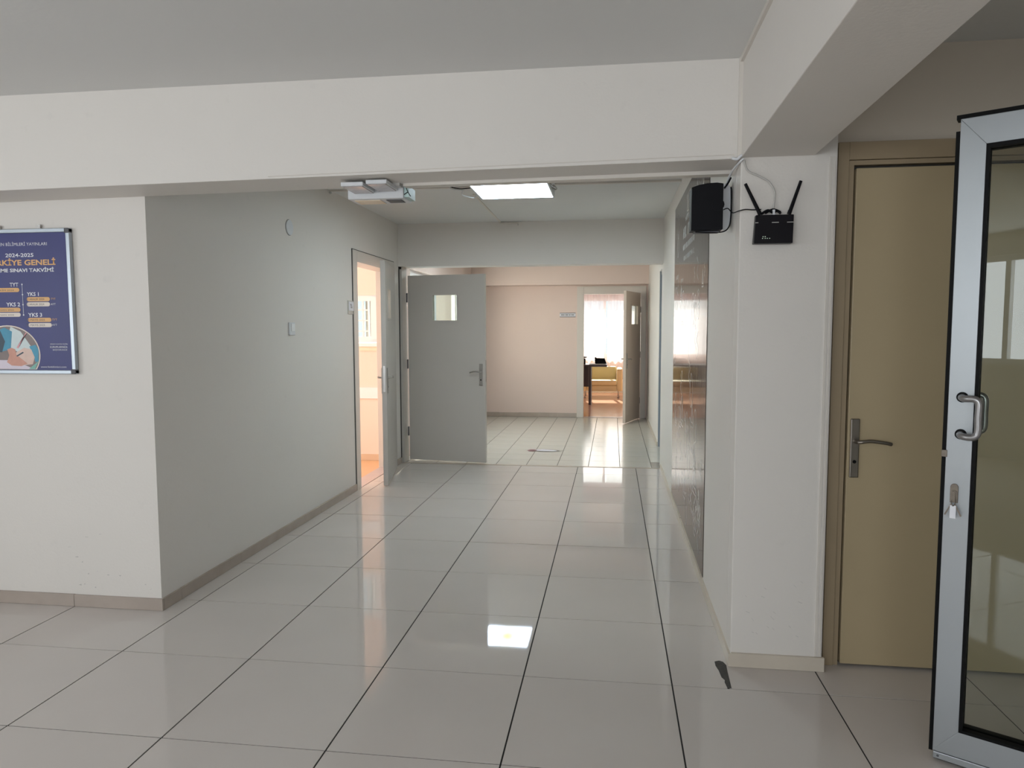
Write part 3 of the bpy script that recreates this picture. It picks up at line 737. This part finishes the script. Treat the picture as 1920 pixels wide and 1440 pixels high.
for _ in range(120):
    cy = rd.uniform(y0+0.12, y1-0.12)
    cz = rd.choice((rd.uniform(1.45, 2.35), rd.uniform(0.2, 0.85), rd.uniform(0.2, 2.35)))
    if 2.35 < cy < 3.15 and 1.75 < cz < 2.25: continue
    if cz < 0.2 + 0.0: continue
    kind = rd.random(); sc = rd.uniform(0.03, 0.10)
    if kind < 0.35:      # flask / loop
        n_ = 12; ph = rd.uniform(0, 6.28)
        pts = [(cy+sc*(0.5+0.5*abs(math.sin(t*0.26)))*math.cos(t*2*math.pi/n_+ph), cz+sc*1.3*math.sin(t*2*math.pi/n_+ph)) for t in range(n_+1)]
        ribbon(g, pts, 0.0050)
    elif kind < 0.7:     # wavy stroke
        n_ = 10; ph = rd.uniform(0, 6.28)
        pts = [(cy+sc*0.5*math.sin(t*0.9+ph)+0.3*sc*t/n_, cz+sc*2.2*(t/n_-0.5)) for t in range(n_+1)]
        ribbon(g, pts, 0.0055)
    elif kind < 0.85:    # triangle set
        for s2 in (1, 0.6):
            ribbon(g, [(cy-sc*s2, cz-sc*s2), (cy+sc*s2, cz-sc*s2), (cy, cz+sc*1.4*s2), (cy-sc*s2, cz-sc*s2)], 0.0045)
    else:                # row of short marks like formulas
        for t in range(rd.randint(4, 8)):
            h_ = rd.uniform(0.010, 0.022)
            yy = cy - 0.03*t
            if yy < y0+0.03: break
            ribbon(g, [(yy, cz-h_), (yy+rd.uniform(-0.012, 0.012), cz+h_)], 0.0055)
o = g.build('line_drawings', CHALK, e); o['kind'] = 'stuff'
# block lettering, too worn and oblique to read
g = MB()
for (zz, hh, ya, yb, st_, wds) in ((2.20,0.014,2.95,2.62,0.040,(5,2)),(2.118,0.038,3.09,2.10,0.085,(3,4,6)),(2.016,0.019,3.09,2.34,0.058,(3,9)),(1.935,0.016,3.03,2.39,0.050,(4,7))):
    yy = ya; k_ = 0; wi = 0
    while yy > yb:
        zt = zz - 0.012*(ya-yy)/0.75
        ribbon(g, [(yy, zt-hh), (yy, zt+hh)], st_*0.14)
        ribbon(g, [(yy-st_*0.5, zt-hh*rd.choice((-1,0.0,1,1))), (yy-st_*0.5, zt+hh)], st_*0.12)
        ribbon(g, [(yy, zt+hh*rd.choice((-0.85,0.0,0.85))), (yy-st_*0.5, zt+hh*rd.choice((-0.85,0.0,0.85)))], hh*0.18)
        yy -= st_; k_ += 1
        if k_ >= wds[min(wi, len(wds)-1)]: yy -= st_*0.6; k_ = 0; wi += 1
o = g.build('lettering', mat('mural_lettering', (0.95,0.97,0.97), 0.10, var=0.02, spec=0.3), e); o['kind'] = 'stuff'

# ------------------------------------------------------------------ poster
PY = YF - 0.022
e = empty('poster', (-2.60, YF, 1.57)); tag(e, 'blue exam calendar poster in a slim aluminium snap frame on the left wall', 'poster')
e.location = (0,0,0)
px1, pz1, pz0 = -2.314, 1.930, 1.206
px0 = -2.862
fw = 0.020
for nm, a, c_ in (('frame_rail',(px0,PY-0.004,pz1-fw),(px1,YF-0.003,pz1)),('frame_rail',(px0,PY-0.004,pz0),(px1,YF-0.003,pz0+fw)),
                 ('frame_rail',(px0,PY-0.004,pz0+fw),(px0+fw,YF-0.003,pz1-fw)),('frame_rail',(px1-fw,PY-0.004,pz0+fw),(px1,YF-0.003,pz1-fw))):
    box(nm, PALU, a, c_, e, bevel=0.003)
for x, z in ((px1,pz1),(px1,pz0),(px0,pz1),(px0,pz0)):
    sx = -1 if x > -2.6 else 1; sz = -1 if z > 1.5 else 1
    box('frame_corner', DCORNER, (min(x,x+sx*0.026), PY-0.0055, min(z,z+sz*0.026)), (max(x,x+sx*0.026), YF-0.002, max(z,z+sz*0.026)), e, bevel=0.004)
box('printed_sheet', POSTER, (px0+fw, PY+0.004, pz0+fw), (px1-fw, YF-0.003, pz1-fw), e)
for x in (-2.485, -2.708):
    h = MB().box(x-0.006, YF-0.012, pz1, x+0.006, YF-0.002, pz1+0.016).disc((x, YF-0.014, pz1+0.014), 0.008, 'y', 0.012, 12).build('hanging_clip', STEEL, e)
yT = PY + 0.0032
def U(u): return px1 - u
def V(v_): return pz1 - v_
def ptext(s, u, v_, w_, h_, m, bold=0.0, y=None): return text('lettering', s, m, U(u+0.049*v_), V(v_), w_, h_, y or yT, e, bold=bold)
ptext('FEN BİLİMLERİ YAYINLARI', 0.262, 0.072, 0.275, 0.020, PWHITE)
ptext('2024-2025', 0.277, 0.129, 0.157, 0.019, PWHITE, 0.02)
ptext('TÜRKİYE GENELİ', 0.276, 0.1615, 0.396, 0.037, PORANGE, 0.03)
ptext('DENEME SINAVI TAKVİMİ', 0.276, 0.201, 0.378, 0.024, PWHITE, 0.03)
def pill(x0, x1, v_, m, s, sm):
    u0, u1 = x0+0.049*v_, x1+0.049*v_; rad = 0.0105
    zc = V(v_); a0, a1 = U(u0)+rad, U(u1)-rad
    pts = [(a0+rad*math.cos(math.pi/2+t*math.pi/6), zc+rad*math.sin(math.pi/2+t*math.pi/6)) for t in range(7)] + [(a1+rad*math.cos(-math.pi/2+t*math.pi/6), zc+rad*math.sin(-math.pi/2+t*math.pi/6)) for t in range(7)]
    MB().prism(pts, 'y', yT-0.0006, yT).build('date_pill', m, e)
    ptext(s, (u0+u1)/2, v_, abs(u0-u1)*0.78, 0.0095, sm, 0.0, yT-0.0010)
ptext('TYT', 0.309, 0.275, 0.048, 0.019, PWHITE, 0.02)
pill(0.425, 0.279, 0.3015, PORANGE, '20 EKİM 2024', DCORNER)
ptext('YKS 1', 0.205, 0.323, 0.066, 0.019, PWHITE, 0.02)
pill(0.238, 0.110, 0.3485, PORANGE, '21 ARALIK 2024', DCORNER)
pill(0.238, 0.109, 0.374, PCREAM, '22 ARALIK 2024', DCORNER)
ptext('TYT', 0.092, 0.348, 0.026, 0.010, PORANGE); ptext('AYT', 0.092, 0.374, 0.026, 0.010, PWHITE)
ptext('YKS 2', 0.315, 0.374, 0.078, 0.020, PWHITE, 0.02)
pill(0.425, 0.274, 0.4005, PORANGE, '12 NİSAN 2025', DCORNER)
pill(0.425, 0.273, 0.4255, PCREAM, '13 NİSAN 2025', DCORNER)
ptext('YKS 3', 0.193, 0.427, 0.078, 0.020, PWHITE, 0.02)
pill(0.233, 0.102, 0.452, PORANGE, '24 MAYIS 2025', DCORNER)
pill(0.231, 0.100, 0.478, PCREAM, '25 MAYIS 2025', DCORNER)
ptext('TYT', 0.085, 0.451, 0.028, 0.010, PORANGE); ptext('AYT', 0.085, 0.477, 0.028, 0.010, PWHITE)
g = MB().box(U(0.2775)-0.001, yT-0.0005, V(0.427), U(0.2775)+0.001, yT, V(0.274))
for v_ in (0.274, 0.325, 0.375, 0.427): g.disc((U(0.2775), yT-0.0008, V(v_)), 0.004, 'y', 0.0008, 10)
g.build('timeline', PWHITE, e)
ptext('SINAV KAYDI İÇİN', 0.063, 0.573, 0.096, 0.010, PWHITE); ptext('KURUMLARINIZA', 0.063, 0.588, 0.096, 0.010, PWHITE); ptext('BAŞVURUNUZ', 0.056, 0.603, 0.080, 0.010, PWHITE)
ptext('www.fenbilimleri.com', 0.093, 0.688, 0.142, 0.009, PWHITE)
# round picture of hands writing
ccu, ccv, ra, rb = 0.345, 0.627, 0.175, 0.145
def inC(u, v_, f_=1.0): return ((u-ccu)/ra)**2+((v_-ccv)/rb)**2 <= f_
def clipc(pts, f_=0.985):
    out = []
    for (u, v_) in pts:
        du, dv = (u-ccu)/ra, (v_-ccv)/rb; q = math.hypot(du, dv)
        if q > f_: du, dv = du*f_/q, dv*f_/q
        v2 = min(ccv+dv*rb, 0.700); u2 = min(ccu+du*ra, 0.495)
        out.append((u2, v2))
    return out
def pshape(nm, m, pts, k):
    q = clipc(pts); c2 = []
    for p in q:
        if not c2 or (abs(p[0]-c2[-1][0])+abs(p[1]-c2[-1][1])) > 1e-4: c2.append(p)
    return MB().prism([(U(a+0.030), V(b_)) for a, b_ in c2], 'y', yT-0.0004-0.0002*k, yT-0.0002*k+0.0).build(nm, m, e)
circ = [(ccu+ra*math.cos(t*math.pi/24), ccv+rb*math.sin(t*math.pi/24)) for t in range(48)]
q = [(min(a,0.495), min(b_,0.703)) for a, b_ in circ]
def dd(q):
    c2 = []
    for p in q:
        if not c2 or (abs(p[0]-c2[-1][0])+abs(p[1]-c2[-1][1])) > 1e-4: c2.append(p)
    return c2
MB().prism([(U(a+0.030), V(b_)) for a, b_ in dd([(ccu+(a-ccu)*1.02, min(ccv+(b_-ccv)*1.025, 0.7015)) if a < 0.494 else (0.4955, b_) for a, b_ in q])], 'y', yT-0.0002, yT+0.0002).build('picture_ring', PCREAM, e)
pshape('picture_background', PBROWN, circ, 1)
pshape('picture_paper', PPAPER, [(0.52,0.655),(0.32,0.655),(0.20,0.71),(0.52,0.71)], 2)
pshape('picture_shirt', mat('poster_shirt', (0.62,0.70,0.70), 0.4, var=0.1, vscale=30), [(0.325,0.485),(0.27,0.51),(0.205,0.60),(0.255,0.63),(0.32,0.60),(0.36,0.58)], 3)
pshape('picture_sleeve', PTEAL, [(0.52,0.50),(0.36,0.49),(0.318,0.51),(0.33,0.60),(0.40,0.615),(0.52,0.61)], 4)
pshape('picture_shadow', PDARK, [(0.52,0.49),(0.385,0.505),(0.36,0.56),(0.38,0.615),(0.52,0.612)], 5)
pshape('picture_sleeve', PTEAL, [(0.225,0.585),(0.19,0.577),(0.17,0.60),(0.175,0.66),(0.195,0.665),(0.205,0.63)], 4)
pshape('picture_cloth', PGREEN, [(0.235,0.70),(0.19,0.668),(0.172,0.66),(0.20,0.70)], 4)
pshape('picture_hand', PSKINL, [(0.30,0.615),(0.255,0.592),(0.215,0.60),(0.198,0.64),(0.21,0.675),(0.26,0.68),(0.31,0.665),(0.315,0.64)], 6)
pshape('picture_hand', PSKIN, [(0.350,0.600),(0.325,0.592),(0.305,0.60),(0.300,0.628),(0.262,0.655),(0.240,0.672),(0.275,0.685),(0.330,0.682),(0.355,0.665),(0.340,0.63)], 7)
pshape('picture_pencil', PPINK, [(0.232,0.515),(0.222,0.495),(0.288,0.596),(0.296,0.590)], 8)
pshape('picture_pen_tip', PDARK, [(0.262,0.612),(0.300,0.632),(0.296,0.637),(0.258,0.618)], 8)

# ------------------------------------------------------------------ classroom seen through door 1
f1 = struct(box('floor_classroom', WOOD2, (-5.0, YF+0.15, -0.10), (XL-0.15, 5.35, 0.0)))
box('doorstep', MARBLE, (XL-0.15, 3.90, -0.05), (XL, 4.88, 0.003), f1)
struct(box('ceiling_classroom', CEIL, (-5.0, YF, 2.56), (XL-0.15, 5.5, 2.76)))
w = MB(); WY = 5.27
w.box(-5.0, WY, 0, -2.88, WY+0.14, 2.7); w.box(-2.12, WY, 0, XL-0.0, WY+0.14, 2.7); w.box(-2.88, WY, 0, -2.12, WY+0.14, 1.30); w.box(-2.88, WY, 1.82, -2.12, WY+0.14, 2.7)
struct(w.build('wall_classroom_far', PEACH))
w = MB(); w.box(-5.15, YF, 0, -5.0, 1.7, 2.7); w.box(-5.15, 4.7, 0, -5.0, 5.41, 2.7); w.box(-5.15, 1.7, 0, -5.0, 4.7, 0.8); w.box(-5.15, 1.7, 2.2, -5.0, 4.7, 2.7)
struct(w.build('wall_classroom_left', PEACH))
struct(box('wall_classroom_near', PEACH, (-5.0, YF+0.151, 0), (XL-0.151, YF+0.16, 2.56)))
w4 = win('window_4', -2.86, -2.12, WY+0.02, 1.31, 1.82, (), 'small white barred window in the far wall of the classroom')
for x in (-2.72, -2.60, -2.48, -2.366, -2.302): box('glazing_bar', PVC, (x-0.008, WY+0.005, 1.37), (x+0.008, WY+0.03, 1.76), w4)
for z in (1.43, 1.545, 1.66): box('glazing_bar', PVC, (-2.80, WY+0.008, z-0.007), (-2.30, WY+0.027, z+0.007), w4)
box('casement', PVC, (-2.27, WY-0.012, 1.34), (-2.18, WY+0.015, 1.80), w4)
box('window_sill', PVC, (-2.90, WY-0.05, 1.262), (-2.10, WY+0.02, 1.298), w4)
box('sill_bracket', CREAM, (-2.40, WY-0.02, 1.215), (-2.12, WY, 1.261), w4)
box('shutter_panel', mat('grey_shutter', (0.30,0.27,0.27), 0.6, var=0.05), (-2.36, WY+0.085, 1.37), (-2.305, WY+0.10, 1.76), w4)
rl = empty('chair_rail', (0,0,0)); struct(rl)
rl.name = 'trim_5'
box('rail_board', PVC, (-4.9, WY-0.02, 0.69), (-2.08, WY, 0.81), rl)
box('skirting_board', mat('skirting_wood', (0.72,0.52,0.36), 0.4, var=0.05), (-4.9, WY-0.015, 0.001), (-2.08, WY, 0.07), rl)

# ------------------------------------------------------------------ office seen through door 3
struct(box('floor_office', WOOD, (-2.5, YW+0.14, -0.10), (2.6, 14.4, 0.0)))
struct(box('ceiling_office', CEIL, (-2.5, YW, 2.56), (2.6, 14.6, 2.76)))
OFP = mat('office_paint', (0.90, 0.84, 0.80), 0.6, var=0.02)
w = MB(); w.box(-2.5, 14.4, 0, -1.3, 14.55, 2.6); w.box(1.7, 14.4, 0, 2.6, 14.55, 2.6); w.box(-1.3, 14.4, 0, 1.7, 14.55, 0.85); w.box(-1.3, 14.4, 2.2, 1.7, 14.55, 2.6)
struct(w.build('wall_office_far', OFP))
struct(box('wall_office_left', OFP, (-2.65, YW+0.14, 0), (-2.5, 14.55, 2.6)))
struct(box('wall_office_right', OFP, (2.6, YW+0.14, 0), (2.75, 14.55, 2.6)))
w = MB(); w.box(-2.5, YW+0.141, 0, -0.24, YW+0.15, 2.56); w.box(0.89, YW+0.141, 0, 2.6, YW+0.15, 2.56); w.box(-0.24, YW+0.141, 2.17, 0.89, YW+0.15, 2.56)
struct(w.build('wall_office_near', OFP))
win('window_5', -1.3, 1.7, 14.42, 0.85, 2.2, (-0.5, 0.16, 0.95), 'bright white framed office window behind sheer curtains')
def curtain(name, x0, x1, label, z0=0.33, z1=2.457, y=14.22, seed=1):
    rr_ = random.Random(seed); mb = MB(); n_ = int((x1-x0)/0.012); ph = rr_.uniform(0,6)
    for i in range(n_+1):
        x = x0+(x1-x0)*i/n_
        dy = 0.022*math.sin(x*48+ph)+0.012*math.sin(x*23+ph*2)
        mb.v += [(x, y+dy, z1), (x, y+dy*1.5, z0)]
    for i in range(n_): mb.f.append((2*i, 2*i+1, 2*i+3, 2*i+2))
    o = mb.build(name, SHEER, None, smooth=True)
    tag(o, label, 'curtain')
    return o
curtain('sheer_curtain', -1.4, 0.20, 'pale pink sheer curtain across the left of the office window', seed=3)
curtain('sheer_curtain', 0.22, 1.75, 'pale pink sheer curtain hanging at the right beside the office door leaf', seed=5, y=14.20)
rod = tag(MB().tube([(-1.45,14.22,2.47),(1.8,14.22,2.47)], 0.012, 10, False).tube([(-1.40,14.22,2.47),(-1.40,14.40,2.47)],0.008,8,False).tube([(1.75,14.22,2.47),(1.75,14.40,2.47)],0.008,8,False).build('curtain_rod', STEEL), 'curtain rod above the office window', 'rod')
dk = empty('office_desk', (-0.45, 11.9, 0)); tag(dk, 'dark office desk with metal leg seen through the office doorway', 'desk')
MB().box(-0.9,-0.35,0.745,0.694,0.40,0.785).build('desktop', DESK, dk, bevel=0.003)
MB().box(-0.9,-0.20,0.345,0.335,-0.18,0.744).build('modesty_panel', DESK, dk)
for x in (0.34, -0.86):
    MB().box(x,-0.32,0.0,x+0.045,-0.27,0.744).build('leg', DESK, dk); MB().box(x,0.30,0.0,x+0.045,0.35,0.744).build('leg', DESK, dk)
MB().box(0.39,-0.32,0.0,0.398,-0.30,0.744).build('leg_trim', STEEL, dk)
bg_ = empty('desk_device', (-0.45+0.57, 11.85, 0.785)); tag(bg_, 'dark device standing tilted on papers at the desk edge', 'telephone')
MB().prism([(-0.11,0.012),(0.115,0.012),(0.10,0.045),(0.075,0.115),(-0.09,0.12),(-0.12,0.09)], 'y', -0.06, 0.06).build('casing', BLACK, bg_, bevel=0.004)
MB().box(-0.12,-0.05,0.10,-0.085,0.05,0.135).build('handset', BLACK, bg_, bevel=0.006)
tag(MB().box(-0.10,11.60,0.7855,0.23,11.95,0.795).build('paper_stack', PAPER), 'stack of pale papers under the dark device on the desk', 'papers')
tag(MB().box(-0.24,11.75,0.786,-0.18,11.83,0.90).prism([(-0.25,0.90),(-0.155,0.915),(-0.155,0.93),(-0.25,0.945)],'y',11.74,11.84).build('desk_lamp_head', BLACK), 'small black object standing at the left edge of the desk', 'desk item')
ac = empty('armchair', (0.12, 13.35, 0)); tag(ac, 'cream yellow leather armchair on thin metal legs in the office', 'armchair')
MB().box(-0.31,-0.32,0.15,0.32,0.30,0.27).build('base', LEATHER, ac, bevel=0.015)
MB().box(-0.305,-0.34,0.275,0.315,0.20,0.385).build('seat', LEATHER, ac, bevel=0.02)
MB().box(-0.305,0.18,0.27,0.315,0.34,0.66).build('backrest', LEATHER, ac, bevel=0.03)
for x in (-0.44, 0.325): MB().box(x,-0.34,0.15,x+0.12,0.34,0.635).build('armrest', LEATHER, ac, bevel=0.03)
for x in (-0.36, 0.36):
    for y in (-0.28, 0.28):
        MB().tube([(x,y,0.0),(x,y,0.012)], 0.024, 10, False).tube([(x,y,0.012),(x,y,0.15)], 0.009, 8, False).build('leg', STEEL, ac)

# the light smudges on the painted walls, as thin rubbed marks
rd = random.Random(4)
sc_ = MB()
for _ in range(16):
    x = rd.uniform(0.90, 1.15); z = rd.uniform(0.12, 0.42); l_ = rd.uniform(0.006, 0.018); a = rd.uniform(-0.9, -0.3)
    dx, dz = l_*math.cos(a), l_*math.sin(a); t_ = 0.0009
    sc_.prism([(x,z-t_),(x+dx,z+dz-t_),(x+dx,z+dz+t_),(x,z+t_)], 'y', YP-0.0006, YP-0.0001)
o = sc_.build('scuff_marks', SCUFF, bpy.data.objects['wall_pillar']); o['kind'] = 'stuff'
sc_ = MB()
for _ in range(14):
    x = rd.uniform(-2.45, -1.96); z = rd.uniform(0.10, 0.40); l_ = rd.uniform(0.006, 0.02); t_ = 0.0012
    sc_.prism([(x,z-t_),(x+l_,z-t_+rd.uniform(-.004,.004)),(x+l_,z+t_+rd.uniform(-.001,.004)),(x,z+t_)], 'y', YF-0.0006, YF-0.0001)
o = sc_.build('scuff_marks', SCUFF, bpy.data.objects['wall_front_left']); o['kind'] = 'stuff'
